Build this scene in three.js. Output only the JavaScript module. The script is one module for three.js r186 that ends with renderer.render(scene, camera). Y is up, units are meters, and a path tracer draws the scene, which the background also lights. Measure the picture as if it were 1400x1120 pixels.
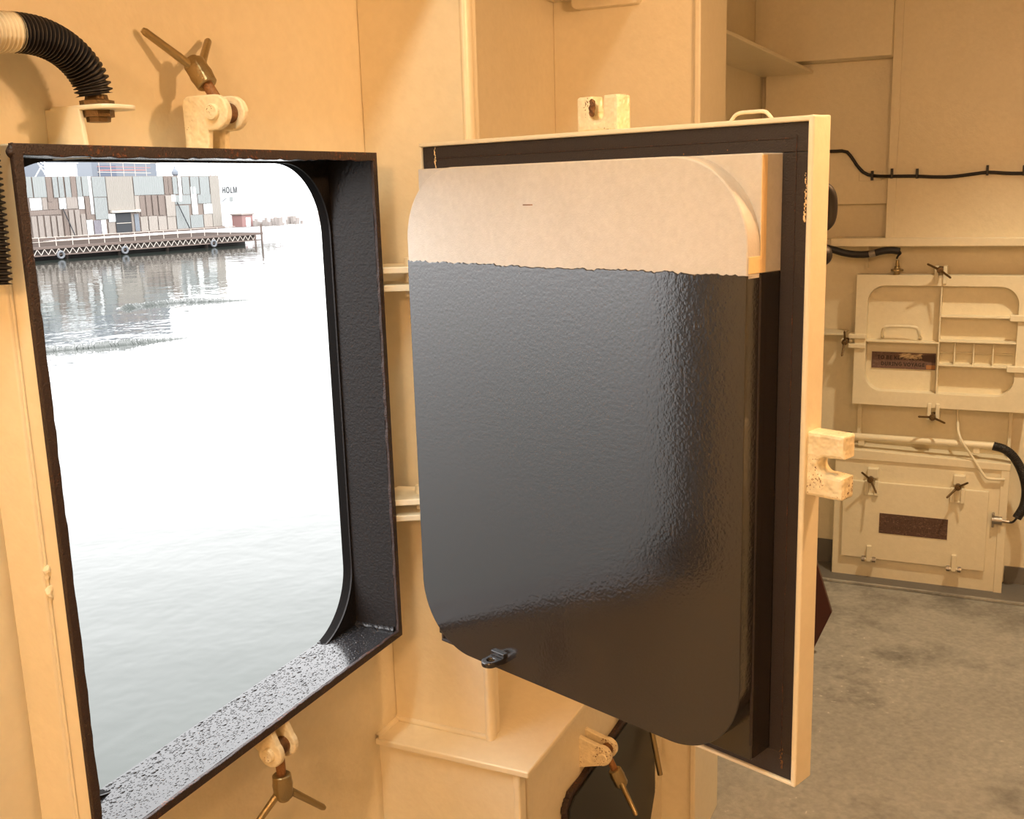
import * as THREE from 'three';
import { RoundedBoxGeometry } from 'three/addons/geometries/RoundedBoxGeometry.js';
import { mergeGeometries, toCreasedNormals } from 'three/addons/utils/BufferGeometryUtils.js';
import { RectAreaLightUniformsLib } from 'three/addons/lights/RectAreaLightUniformsLib.js';
import { FontLoader } from 'three/addons/loaders/FontLoader.js';
import { TextGeometry } from 'three/addons/geometries/TextGeometry.js';

// ------------------------------------------------------------------ camera, sky, exposure
// x runs along the ship's side away from the viewer, y is up, z points from the ship's side into the room
const W = 1400, H = 1120, FOCAL = 1451.75;
const scene = new THREE.Scene();
const camera = new THREE.PerspectiveCamera(2 * Math.atan(H / 2 / FOCAL) * 180 / Math.PI, W / H, 0.05, 2000);
{
  const yaw = -0.4431, pitch = 0.2086, roll = -0.0296;
  const f = new THREE.Vector3(Math.cos(yaw) * Math.cos(pitch), -Math.sin(pitch), Math.sin(yaw) * Math.cos(pitch));
  const r0 = f.clone().cross(new THREE.Vector3(0, 1, 0)).normalize(), u0 = r0.clone().cross(f);
  const r = r0.clone().multiplyScalar(Math.cos(roll)).addScaledVector(u0, Math.sin(roll)), u = u0.clone().multiplyScalar(Math.cos(roll)).addScaledVector(r0, -Math.sin(roll));
  camera.position.set(0, 1.6, 0.945);
  camera.quaternion.setFromRotationMatrix(new THREE.Matrix4().makeBasis(r, u, f.clone().negate()));
}
const renderer = new THREE.WebGLRenderer({ antialias: true });
renderer.toneMapping = THREE.LinearToneMapping;
renderer.toneMappingExposure = 1.06;
renderer.shadowMap.enabled = true;
RectAreaLightUniformsLib.init();

// bright even overcast
const SKY = 4.7;
{
  const h = 128, w = 16, d = new Float32Array(w * h * 4);
  for (let j = 0; j < h; j++) for (let i = 0; i < w; i++) {
    const el = ((j + 0.5) / h - 0.5) * Math.PI, l = SKY * (1 + 0.2 * Math.max(0, Math.sin(el)));
    d.set([l, l, l * 1.005, 1], (j * w + i) * 4);
  }
  const t = new THREE.DataTexture(d, w, h, THREE.RGBAFormat, THREE.FloatType);
  t.mapping = THREE.EquirectangularReflectionMapping; t.magFilter = t.minFilter = THREE.LinearFilter; t.needsUpdate = true;
  scene.background = t;
}

// ------------------------------------------------------------------ helpers
let seed = 7;
const rnd = () => { seed = (seed + 0x6d2b79f5) | 0; let t = Math.imul(seed ^ (seed >>> 15), 1 | seed); t = (t + Math.imul(t ^ (t >>> 7), 61 | t)) ^ t; return ((t ^ (t >>> 14)) >>> 0) / 4294967296; };
const rr = (a, b) => a + (b - a) * rnd();
const V = (x, y, z) => new THREE.Vector3(x, y, z);
const taken = new Map();
const numbered = (n) => { const k = taken.get(n) ?? 0; taken.set(n, k + 1); return k ? n + '_' + String(k).padStart(3, '0') : n; };
function prep(g) {           // non-indexed, position + normal + uv in metres (box projection)
  if (g.index) g = g.toNonIndexed();
  const p = g.attributes.position, n = g.attributes.normal, uv = new Float32Array(p.count * 2);
  for (let i = 0; i < p.count; i += 3) {
    const a = V().fromBufferAttribute(p, i), b = V().fromBufferAttribute(p, i + 1), c = V().fromBufferAttribute(p, i + 2);
    const m = b.clone().sub(a).cross(c.clone().sub(a)), x = Math.abs(m.x), y = Math.abs(m.y), z = Math.abs(m.z);
    [a, b, c].forEach((q, k) => { const s = x >= y && x >= z ? [q.z, q.y] : y >= z ? [q.x, q.z] : [q.x, q.y]; uv.set(s, (i + k) * 2); });
  }
  const o = new THREE.BufferGeometry();
  o.setAttribute('position', p); o.setAttribute('normal', n); o.setAttribute('uv', new THREE.BufferAttribute(uv, 2));
  return o;
}
const join = (...gs) => mergeGeometries(gs.flat().map(prep));
function bx(x0, x1, y0, y1, z0, z1, r = 0.0015) {
  const a = Math.abs(x1 - x0), b = Math.abs(y1 - y0), c = Math.abs(z1 - z0);
  const g = r > 0 ? new RoundedBoxGeometry(a, b, c, 2, Math.min(r, a / 2.01, b / 2.01, c / 2.01)) : new THREE.BoxGeometry(a, b, c);
  return g.translate((x0 + x1) / 2, (y0 + y1) / 2, (z0 + z1) / 2);
}
const quatTo = (d) => new THREE.Quaternion().setFromUnitVectors(V(0, 1, 0), d.clone().normalize());
function rod(a, b, r1, r2 = r1, seg = 14) {
  const d = b.clone().sub(a);
  return new THREE.CylinderGeometry(r2, r1, d.length(), seg).applyQuaternion(quatTo(d)).translate((a.x + b.x) / 2, (a.y + b.y) / 2, (a.z + b.z) / 2);
}
function lathe(pts, a, dir, seg = 24) {   // pts: [radius, along]
  return toCreasedNormals(new THREE.LatheGeometry(pts.map(([r, y]) => new THREE.Vector2(r, y)), seg), 0.6).applyQuaternion(quatTo(dir)).translate(a.x, a.y, a.z);
}
const tube = (pts, r, n = 60, seg = 10) => new THREE.TubeGeometry(new THREE.CatmullRomCurve3(pts), n, r, seg);
function rrect(s, x0, y0, x1, y1, r) {
  s.moveTo(x0 + r, y0); s.lineTo(x1 - r, y0); s.absarc(x1 - r, y0 + r, r, -Math.PI / 2, 0); s.lineTo(x1, y1 - r); s.absarc(x1 - r, y1 - r, r, 0, Math.PI / 2);
  s.lineTo(x0 + r, y1); s.absarc(x0 + r, y1 - r, r, Math.PI / 2, Math.PI); s.lineTo(x0, y0 + r); s.absarc(x0 + r, y0 + r, r, Math.PI, Math.PI * 1.5); return s;
}
const poly = (pts) => new THREE.Shape(pts.map(([x, y]) => new THREE.Vector2(x, y)));
function ext(shape, depth, bevel = 0, seg = 16) {
  return new THREE.ExtrudeGeometry(shape, { depth: depth - 2 * bevel, bevelEnabled: bevel > 0, bevelThickness: bevel, bevelSize: bevel, bevelOffset: -bevel, bevelSegments: 2, curveSegments: seg }).translate(0, 0, bevel);
}
// a shape drawn in (z, y) pushed along +x from x0 to x1
const extX = (shapeZY, x0, x1, bevel = 0, seg = 16) => ext(shapeZY, x1 - x0, bevel, seg).applyMatrix4(new THREE.Matrix4().makeBasis(V(0, 0, 1), V(0, 1, 0), V(-1, 0, 0))).translate(x1, 0, 0);
// a shape drawn in (x, z) pushed up from y0 to y1
const extY = (shapeXZ, y0, y1, bevel = 0, seg = 16) => ext(shapeXZ, y1 - y0, bevel, seg).applyMatrix4(new THREE.Matrix4().makeBasis(V(1, 0, 0), V(0, 0, 1), V(0, -1, 0))).translate(0, y1, 0);
function wobble(g, amp, freq, s = 1) {   // lumpy, many times painted edges
  g = prep(g); const p = g.attributes.position;
  for (let i = 0; i < p.count; i++) {
    const x = p.getX(i) * freq, y = p.getY(i) * freq, z = p.getZ(i) * freq;
    p.setXYZ(i, p.getX(i) + amp * Math.sin(y * 1.7 + z * 1.1 + s), p.getY(i) + amp * Math.sin(x * 1.3 + z * 2.1 + s * 2), p.getZ(i) + amp * Math.sin(x * 1.9 + y * 1.2 + s * 3));
  }
  g.computeVertexNormals(); return g;
}
function thing(name, label, category, pos = [0, 0, 0], group, turn = 0) {
  const o = new THREE.Group(); o.name = numbered(name); o.position.set(...pos); o.rotation.y = turn;
  o.userData = { label, category }; if (group) o.userData.group = group;
  scene.add(o); return o;
}
function structure(name, parent) { const o = new THREE.Group(); o.name = name; o.userData = { kind: 'structure' }; scene.add(o); return o; }
function part(parent, name, geo, mat, extra) {   // geo in the parent's frame
  const m = new THREE.Mesh(geo, mat); m.name = name; m.castShadow = m.receiveShadow = true;
  if (extra) Object.assign(m.userData, extra);
  parent.add(m); return m;
}
const wpart = (parent, name, geos, mat, extra) => {   // geometry given in world metres, parent only shifted
  const g = join(geos); g.translate(-parent.position.x, -parent.position.y, -parent.position.z); return part(parent, name, g, mat, extra);
};
function copy(o, name, label, group) {
  const c = o.clone(); c.name = numbered(name); c.userData = { ...o.userData, label }; if (group) c.userData.group = group;
  scene.add(c); return c;
}

// ------------------------------------------------------------------ textures
function noiseGrid(n, oct, s0) {   // tiling value noise, 0..1
  const out = new Float32Array(n * n); let amp = 1, sum = 0;
  for (const c of oct) {
    let s = s0 * 977 + c; const g = new Float32Array(c * c).map(() => { s = (s * 1664525 + 1013904223) >>> 0; return s / 4294967296; });
    for (let y = 0; y < n; y++) for (let x = 0; x < n; x++) {
      const fx = x / n * c, fy = y / n * c, ix = fx | 0, iy = fy | 0, tx = fx - ix, ty = fy - iy, sx = tx * tx * (3 - 2 * tx), sy = ty * ty * (3 - 2 * ty);
      const a = g[iy * c + ix], b = g[iy * c + (ix + 1) % c], d = g[((iy + 1) % c) * c + ix], e = g[((iy + 1) % c) * c + (ix + 1) % c];
      out[y * n + x] += amp * (a + (b - a) * sx + (d - a) * sy + (a - b - d + e) * sx * sy);
    }
    sum += amp; amp *= 0.6;
  }
  for (let i = 0; i < out.length; i++) out[i] /= sum;
  return out;
}
function tex(n, fn, metres, srgb = false) {
  const d = new Uint8Array(n * n * 4);
  for (let i = 0; i < n * n; i++) { const c = fn(i % n, (i / n) | 0, i); for (let k = 0; k < 3; k++) d[i * 4 + k] = Math.max(0, Math.min(255, c[k] * 255)); d[i * 4 + 3] = 255; }
  const t = new THREE.DataTexture(d, n, n); t.wrapS = t.wrapT = THREE.RepeatWrapping; t.magFilter = THREE.LinearFilter; t.minFilter = THREE.LinearFilter;
  if (srgb) t.colorSpace = THREE.SRGBColorSpace; t.repeat.set(1 / metres, 1 / metres); t.needsUpdate = true; return t;
}
const gray = (v) => [v, v, v];
const nPeel = noiseGrid(512, [24, 60, 128], 3), nBlotch = noiseGrid(512, [4, 9, 20, 50, 120], 5), nFine = noiseGrid(512, [90, 200, 256], 9), nHammer = noiseGrid(512, [70, 150], 11);
const peelBump = tex(512, (x, y, i) => gray(nPeel[i]), 0.35), hammerBump = tex(512, (x, y, i) => gray(nHammer[i]), 0.22), fineBump = tex(512, (x, y, i) => gray(nFine[i]), 0.12);
const paintMap = tex(512, (x, y, i) => { const b = (nBlotch[i] - 0.5) * 0.05 + (nFine[i] - 0.5) * 0.03; return [0.91 + b, 0.865 + b, 0.755 + b * 1.1]; }, 1.1, true);
const rustyPaint = tex(512, (x, y, i) => {
  const k = nBlotch[(i + 40960) % (512 * 512)] * 0.55 + nFine[i] * 0.45, b = (nPeel[i] - 0.5) * 0.1;
  return k > 0.70 ? [0.33 + b, 0.2 + b, 0.13] : k > 0.67 ? [0.62 + b, 0.47 + b, 0.32] : [0.93 + b, 0.87 + b, 0.73 + b];
}, 0.16, true);
const rimMap = tex(512, (x, y, i) => { const k = nBlotch[i] * 0.5 + nFine[(i + 9999) % 262144] * 0.5; return k > 0.66 ? [0.42, 0.24, 0.13] : k > 0.60 ? [0.24, 0.12, 0.09] : [0.19, 0.13, 0.115]; }, 0.22, true);
const bareMap = tex(512, (x, y, i) => { const b = (nFine[i] - 0.5) * 0.05 + (nBlotch[i] - 0.5) * 0.05; return [0.80 + b, 0.77 + b, 0.73 + b]; }, 0.5, true);
const steelMap = tex(512, (x, y, i) => { const b = (nBlotch[i] - 0.5) * 0.5; return [0.52 + b, 0.36 + b * 0.8, 0.22 + b * 0.5]; }, 0.06, true);
const floorMap = tex(1024, (x, y) => {
  const i = ((y >> 1) * 512 + (x >> 1)), n = nBlotch[i], f = nFine[((y & 511) * 512 + (x & 511))], m = nBlotch[((y & 511) * 512 + (x & 511))];
  let v = 0.66 + (f - 0.5) * 0.13 + (n - 0.5) * 0.14; if (n > 0.53) v -= (n - 0.53) * 1.0; if (m > 0.62) v -= (m - 0.62) * 0.9; if (f > 0.83 && m > 0.55) v += 0.16;
  return [v * 1.02, v, v * 0.95];
}, 2.3, true);

// ------------------------------------------------------------------ materials
const std = (o) => new THREE.MeshStandardMaterial(o), phy = (o) => new THREE.MeshPhysicalMaterial(o);
const M = {
  cream: std({ map: paintMap, roughness: 0.36, bumpMap: peelBump, bumpScale: 0.0006 }),
  creamLumpy: std({ map: rustyPaint, roughness: 0.34, bumpMap: peelBump, bumpScale: 0.003 }),
  rim: std({ map: rimMap, roughness: 0.55, bumpMap: fineBump, bumpScale: 0.0008 }),
  black: phy({ color: 0x221f1f, roughness: 0.4, specularIntensity: 0.38, bumpMap: hammerBump, bumpScale: 0.0004 }),
  matBlack: phy({ color: 0x0f0d0d, roughness: 0.9, specularIntensity: 0.25 }),
  plug: phy({ color: 0x262220, roughness: 0.14, ior: 1.76, bumpMap: hammerBump, bumpScale: 0.0001 }),
  gasket: std({ color: 0x2c2422, roughness: 0.6, bumpMap: fineBump, bumpScale: 0.0006 }),
  wet: phy({ color: 0x29282a, roughness: 0.16, bumpMap: hammerBump, bumpScale: 0.0001 }),
  bare: std({ map: bareMap, roughness: 0.42, metalness: 0.0, bumpMap: fineBump, bumpScale: 0.0002 }),
  buff: std({ color: 0xf0cf9a, roughness: 0.5, bumpMap: peelBump, bumpScale: 0.0006 }),
  bronze: std({ color: 0xa3906a, metalness: 0.85, roughness: 0.3, bumpMap: fineBump, bumpScale: 0.0004 }),
  darkBronze: std({ color: 0x6d5638, metalness: 0.7, roughness: 0.4, bumpMap: fineBump, bumpScale: 0.0004 }),
  rust: std({ map: steelMap, metalness: 0.35, roughness: 0.6, bumpMap: fineBump, bumpScale: 0.0008 }),
  steel: std({ color: 0x9a9186, metalness: 0.8, roughness: 0.38 }),
  rubber: std({ color: 0x1c1614, roughness: 0.5 }),
  hoseCream: std({ color: 0xe6d8b8, roughness: 0.45 }),
  floor: std({ map: floorMap, roughness: 0.62, bumpMap: fineBump, bumpScale: 0.0012 }),
  kerb: std({ color: 0x6f6b66, roughness: 0.55, bumpMap: peelBump, bumpScale: 0.001 }),
  redBrown: std({ color: 0x4a2018, roughness: 0.4 }),
  lampBody: std({ color: 0xd8d2c2, roughness: 0.5 }),
};

// ------------------------------------------------------------------ the room
const CEIL = 2.62, ZR = 3.4, XB = -1.8, XF = 4.4;
const floor = structure('floor');
wpart(floor, 'deck', [bx(XB, XF + 0.1, -0.02, 0, -0.012, ZR, 0)], M.floor);
wpart(floor, 'gutter_strip', [bx(4.19, 4.4, 0, 0.006, 0.05, ZR, 0.002)], M.kerb);
wpart(floor, 'gutter_kerb', [bx(4.178, 4.19, 0, 0.012, 0.05, ZR, 0.003)], M.floor);
const ceiling = structure('ceiling');
wpart(ceiling, 'deckhead', [bx(XB, XF + 0.1, CEIL, CEIL + 0.05, -0.012, ZR, 0)], M.cream);
for (const x of [-1.1, -0.2, 0.7, 1.6, 2.5, 3.4]) wpart(ceiling, 'deck_beam', [bx(x, x + 0.012, CEIL - 0.14, CEIL, 0, ZR, 0.002), bx(x - 0.035, x + 0.047, CEIL - 0.152, CEIL - 0.14, 0, ZR, 0.003)], M.cream);
const wallRight = structure('wall_right');
wpart(wallRight, 'plating', [bx(XB, XF + 0.1, 0, CEIL, ZR, ZR + 0.05, 0)], M.cream);
const wallBack = structure('wall_back');
wpart(wallBack, 'plating', [bx(XB - 0.05, XB, 0, CEIL, 0, ZR, 0)], M.cream);

// the ship's side, with the window cut through it
const WX0 = 0.7352, WX1 = 1.3746, WY1 = 1.6511, WY0 = 0.8911, D = 0.08, TH = 0.010;
const wallLeft = structure('wall_left');
{
  const s = poly([[XB, -0.02], [XF + 0.1, -0.02], [XF + 0.1, CEIL + 0.05], [XB, CEIL + 0.05]]);
  s.holes.push(rrect(new THREE.Path(), WX0 + 0.011, WY0 + 0.008, WX1 - 0.0135, WY1 - 0.012, 0.105));
  wpart(wallLeft, 'plating', [ext(s, 0.012, 0, 20).translate(0, 0, -0.012)], M.cream);
  // stringer overhead and its snipes, frames, and the deeper lower frame with its cap
  wpart(wallLeft, 'stringer', [bx(XB, 2.262, 1.985, 1.997, 0, 0.2, 0.003)], M.cream);
  wpart(wallLeft, 'stringer_end_plate', [extX(rrect(new THREE.Shape(), 0.052, 1.963, 0.205, 2.2, 0.014), 2.235, 2.262, 0.002)], M.cream);
  wpart(wallLeft, 'stringer', [bx(2.268, XF, 1.985, 1.997, 0, 0.2, 0.003)], M.cream);
  const frame = wpart(wallLeft, 'frame', [bx(1.474, 1.482, 0.675, CEIL, 0, 0.19, 0.002)], M.cream);
  wpart(wallLeft, 'frame_bulb', [new THREE.CapsuleGeometry(0.010, CEIL - 0.675, 6, 14).scale(1.35, 1, 0.8).translate(1.4785, (CEIL + 0.675) / 2, 0.186), bx(1.468, 1.505, 0.675, CEIL, 0.184, 0.19, 0.002)], M.cream);
  wpart(wallLeft, 'frame', [bx(2.26, 2.27, 0, CEIL, 0, 0.32, 0.002)], M.cream);
  wpart(wallLeft, 'frame_flange', [bx(2.25, 2.47, 0, CEIL, 0.318, 0.332, 0.004)], M.cream);
  wpart(wallLeft, 'bracket_cap', [bx(1.402, 2.26, 0.663, 0.675, 0, 0.289, 0.003)], M.cream);
  wpart(wallLeft, 'bracket_web', [extX(poly([[0, 0], [0.262, 0], [0.262, 0.655], [0.250, 0.664], [0, 0.664]]), 1.416, 1.426)], M.cream);
  wpart(wallLeft, 'bracket_flange', [bx(1.408, 1.434, 0, 0.664, 0.258, 0.270, 0.004)], M.cream);
  wpart(wallLeft, 'casing_plate', [bx(1.43, 2.26, 0, 0.664, 0.236, 0.246, 0)], M.cream);
  wpart(wallLeft, 'casing_corner', [bx(1.47, 1.487, 0, 0.664, 0.246, 0.256, 0.004)], M.cream);
  wpart(wallLeft, 'cap_weld', [tube([V(1.404, 0.676, 0.002), V(2.25, 0.676, 0.002)], 0.006, 4, 8), tube([V(1.4755, 0.677, 0.19), V(1.4755, 0.677, 0)], 0.007, 6, 8)], M.cream);
}

// the far bulkhead
const wallFar = structure('wall_far');
{
  wpart(wallFar, 'plating', [bx(XF, XF + 0.05, 0, CEIL, 0, ZR, 0)], M.cream);
  wpart(wallFar, 'upper_casing', [bx(4.30, XF, 1.36, CEIL, 0.512, ZR, 0.002)], M.cream);
  wpart(wallFar, 'casing_edge', [bx(4.292, 4.302, 1.36, CEIL, 0.497, 0.528, 0.002)], M.cream);
  wpart(wallFar, 'ledge', [bx(4.265, XF, 1.33, 1.362, 0.30, ZR, 0.004), bx(4.29, XF, 1.326, 1.356, 0.02, 0.36, 0.004)], M.cream);
  wpart(wallFar, 'beam', [bx(4.24, XF, 2.02, CEIL, 0, 0.497, 0.003)], M.cream);
  wpart(wallFar, 'apron_plate', [bx(4.36, XF, 1.487, 2.02, 0.02, 0.497, 0.003)], M.cream);
  wpart(wallFar, 'patch_plate', [bx(4.354, 4.362, 1.575, 1.61, 0.385, 0.47, 0.002)], M.cream);
  wpart(wallFar, 'side_shelf', [bx(4.28, XF, 0.985, 0.993, 0.02, 0.36, 0.002)], M.cream);
  wpart(wallFar, 'base_band', [bx(4.392, XF, 0, 0.105, 0, 0.34, 0.002), bx(4.392, XF, 0, 0.075, 0.985, ZR, 0.002)], M.kerb);
  wpart(wallFar, 'wall_rib', [bx(4.36, XF, 0.56, 0.72, 0.413, 0.428, 0.002), bx(4.36, XF, 0.5, 0.72, 0.965, 0.978, 0.002), bx(4.37, XF, 1.24, 1.33, 0.42, 0.43, 0.002)], M.cream);
}

// ------------------------------------------------------------------ the near window: coaming welded to the ship's side
const coaming = thing('window_frame', 'square steel window frame painted black inside, standing open to the water outside', 'window frame', [(WX0 + WX1) / 2, WY0, 0]);
{
  const a = WX0, b = WX1, c = WY0, d = WY1;
  wpart(coaming, 'side_plate', [bx(a, a + TH, c - 0.0006, d + 0.0006, 0, D - 0.0004, 0.002)], M.cream, { label: 'cream outer side plate' });
  wpart(coaming, 'inner_lining', [bx(a + TH, a + TH + 0.001, c + TH, d - TH, 0.0005, D - 0.001, 0)], M.black);
  wpart(coaming, 'side_plate', [bx(b - TH + 0.001, b, c - 0.0006, d + 0.0006, 0, D - 0.0004, 0.002)], M.cream);
  wpart(coaming, 'inner_lining', [bx(b - TH, b - TH + 0.001, c + TH, d - TH, 0.0005, D - 0.001, 0)], M.black, { label: 'black right inner face of the frame' });
  wpart(coaming, 'top_plate', [bx(a + 0.0012, b - 0.0012, d - TH + 0.001, d, 0, D, 0.002)], M.cream);
  wpart(coaming, 'inner_lining', [wobble(bx(a + TH, b - TH, d - TH, d - TH + 0.001, 0.0005, D - 0.001, 0), 0, 1)], M.wet);
  wpart(coaming, 'bottom_plate', [bx(a + 0.0012, b - 0.0012, c, c + TH - 0.001, 0, D, 0.002)], M.cream);
  const sill = wpart(coaming, 'wet_sill', [bx(a + TH, b - TH, c + TH - 0.0012, c + TH, -0.0138, D - 0.001, 0)], M.wet, { label: 'black sill wet with beads of water' });
  const drops = [];
  for (let i = 0; i < 3800; i++) {
    const z = -0.012 + 0.087 * rnd(), r = (rnd() < 0.06 ? rr(0.0015, 0.0028) : rr(0.0006, 0.0013)) * (1.15 - z * 6), x = rr(a + 0.014, b - 0.014);
    drops.push(new THREE.SphereGeometry(1, 8, 4, 0, Math.PI * 2, 0, Math.PI / 2).scale(r * rr(0.9, 1.6), r * 0.5, r * rr(0.8, 1.1)).rotateY(rr(-0.4, 0.4)).translate(x - coaming.position.x, TH, z));
  }
  part(sill, 'water_beads', join(drops), M.wet, { kind: 'stuff' });
  // dark front rim, ragged where it was brushed
  const rimShape = poly([[a - 0.001, c - 0.001], [b + 0.001, c - 0.001], [b + 0.001, d + 0.001], [a - 0.001, d + 0.001]]);
  const hole = []; const N = 60;
  const jig = () => rr(-0.0007, 0.0009);
  for (let i = 0; i < N; i++) hole.push([a + TH + (b - a - 2 * TH) * i / N, c + TH + jig()]);
  for (let i = 0; i < N; i++) hole.push([b - TH + jig(), c + TH + (d - c - 2 * TH) * i / N]);
  for (let i = 0; i < N; i++) hole.push([b - TH - (b - a - 2 * TH) * i / N, d - TH - 0.001 + jig() * 1.6]);
  for (let i = 0; i < N; i++) hole.push([a + TH + jig(), d - TH - (d - c - 2 * TH) * i / N]);
  rimShape.holes.push(new THREE.Path(hole.map(([x, y]) => new THREE.Vector2(x, y))));
  wpart(coaming, 'rim', [ext(rimShape, 0.006, 0.0012, 4).translate(0, 0, D - 0.002)], M.rim, { label: 'dark brown front edge' });
  // black corner gussets and lip of the opening in the ship's side
  const lip = poly([[a + TH, c + 0.005], [b - TH, c + 0.005], [b - TH, d - TH], [a + TH, d - TH]]);
  lip.holes.push(rrect(new THREE.Path(), a + 0.0112, c + 0.0082, b - 0.0137, d - 0.0122, 0.1045));
  wpart(coaming, 'corner_plate', [ext(lip, 0.003, 0, 20).translate(0, 0, 0.0005)], M.black);
  wpart(coaming, 'opening_edge', [(() => { const s = rrect(new THREE.Shape(), a + 0.0109, c + 0.0079, b - 0.0134, d - 0.0119, 0.105); s.holes.push(rrect(new THREE.Path(), a + 0.0112, c + 0.0082, b - 0.0137, d - 0.0122, 0.1045)); return ext(s, 0.0145, 0, 20).translate(0, 0, -0.0135); })()], M.matBlack);
  wpart(coaming, 'side_bar', [bx(a - 0.006, a, c - 0.02, d - 0.03, 0.006, D - 0.022, 0.003), bx(a - 0.003, a, c, d, D - 0.024, D - 0.020, 0.0015)], M.cream);
  for (const [y, h] of [[1.222, 0.01], [1.2, 0.008]]) wpart(coaming, 'weld_spot', [wobble(new THREE.SphereGeometry(0.006, 10, 8).scale(0.6, 1.4, 0.6).translate(a - 0.002, y, D - 0.02), 0.001, 300)], M.cream);
  // fork lugs for the swing bolts: a pair on top, a pair below
  for (const x of [1.04, 1.071]) {
    const s = new THREE.Shape(); s.moveTo(0.026, d - 0.002); s.lineTo(0.026, d + 0.052); s.quadraticCurveTo(0.026, d + 0.064, 0.038, d + 0.064); s.lineTo(0.070, d + 0.064);
    s.absarc(0.073, d + 0.0435, 0.0205, Math.PI / 2, -Math.PI / 2, true); s.lineTo(0.063, d + 0.023); s.lineTo(0.060, d - 0.002);
    wpart(coaming, 'fork_lug', [extX(s, x - 0.005, x + 0.005, 0.002, 14)], M.creamLumpy);
    const q = new THREE.Shape(); q.moveTo(0.040, c + 0.002); q.lineTo(0.040, c - 0.020); q.lineTo(0.058, c - 0.034); q.absarc(0.076, c - 0.034, 0.0195, Math.PI, Math.PI * 2.25); q.lineTo(0.0795, c + 0.002);
    wpart(coaming, 'fork_lug', [extX(q, x - 0.005, x + 0.005, 0.002, 14)], M.creamLumpy);
  }
  wpart(coaming, 'weld_bead', [wobble(tube([V(b - TH - 0.002, c + TH + 0.002, 0.004), V(b - TH - 0.002, c + TH + 0.002, D - 0.004)], 0.0042, 24, 8), 0.0006, 260)], M.wet);
  wpart(coaming, 'paint_run', [wobble(new THREE.SphereGeometry(0.008, 12, 10).scale(0.7, 0.9, 0.5).translate(a + 0.001, d - 0.006, D), 0.0008, 300)], M.rim);
  // hinge lugs on the far side
  for (const y of [1.478, 1.451, 1.112, 1.086]) wpart(coaming, 'hinge_lug', [wobble(extY(poly([[b - 0.002, 0.035], [b + 0.075, 0.045], [b + 0.085, 0.08], [b + 0.075, 0.125], [b + 0.03, 0.13], [b - 0.002, 0.075]]), y - 0.005, y + 0.005, 0.0015), 0.0005, 200)], M.cream);
  for (const y of [1.4645, 1.099]) wpart(coaming, 'hinge_pin', [rod(V(b + 0.055, y - 0.03, 0.098), V(b + 0.055, y + 0.03, 0.098), 0.008)], M.cream);
}

// ------------------------------------------------------------------ swing bolts with their winged nuts
// built hanging from its pin: pin along x at the origin, rod towards +y
function makeBolt(label, group, L = 0.062, thick = 1, metal = M.bronze, dark = M.rust) {
  const t = thing('swing_bolt', label, 'wing bolt', [0, 0, 0], group);
  part(t, 'eye_rod', join(lathe([[0, -0.012], [0.0115, -0.012], [0.0125, 0], [0.0115, 0.012], [0, 0.012]].map(([r, y]) => [r, y]), V(0, 0, 0), V(1, 0, 0)), rod(V(0, 0.006, 0), V(0, L + 0.012, 0), 0.0068)), dark);
  part(t, 'pin', join(lathe([[0, -0.026], [0.0085, -0.026], [0.0095, -0.0245], [0.0095, 0.0245], [0.0085, 0.026], [0, 0.026]], V(0, 0, 0), V(1, 0, 0))), dark === M.rust ? M.creamLumpy : dark);
  const nut = part(t, 'wing_nut', join(lathe([[0.0066, -0.018], [0.0112, -0.018], [0.0128, -0.0165], [0.0135, -0.008], [0.0142, -0.003], [0.0135, 0.002], [0.0135, 0.014], [0.012, 0.0165], [0.0078, 0.0175], [0.0078, 0.021], [0.0066, 0.022], [0, 0.022]], V(0, L, 0), V(0, 1, 0), 28)), metal);
  for (const s of [-1, 1]) {
    const a = V(s * 0.009, L + 0.010, 0), b = V(s * 0.057, L + 0.056, 0), d = b.clone().sub(a).normalize(), len = a.distanceTo(b);
    part(nut, 'wing', join(lathe([[0, 0], [0.0054, 0], [0.0048, len * 0.5], [0.0046, len - 0.004], [0.003, len], [0, len]], a, d, 12)), metal);
  }
  return t;
}
function pose(o, pos, up, spin = 0) { // turn so the rod points along up, pin as near x as can be, wings spun about the rod
  const y = up.clone().normalize(), x = V(1, 0, 0).addScaledVector(y, -y.x).normalize(), z = x.clone().cross(y);
  o.quaternion.setFromRotationMatrix(new THREE.Matrix4().makeBasis(x, y, z)); o.position.set(...pos);
  o.traverse((c) => { if (c.name.startsWith('wing_nut')) c.rotation.y = spin; }); return o;
}
const boltTop = pose(makeBolt('bronze wing bolt tilted back to the wall above the open window', null, 0.058), [1.0555, WY1 + 0.0435, 0.073], V(0, 0.83, -0.56));
const boltLow = copy(boltTop, 'swing_bolt', 'bronze wing bolt hanging straight down under the open window sill');
pose(boltLow, [1.0555, WY0 - 0.034, 0.076], V(0, -1, 0.03), 0.55);

const k0 = (x) => x < 0.1 || x > 0.62;
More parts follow.
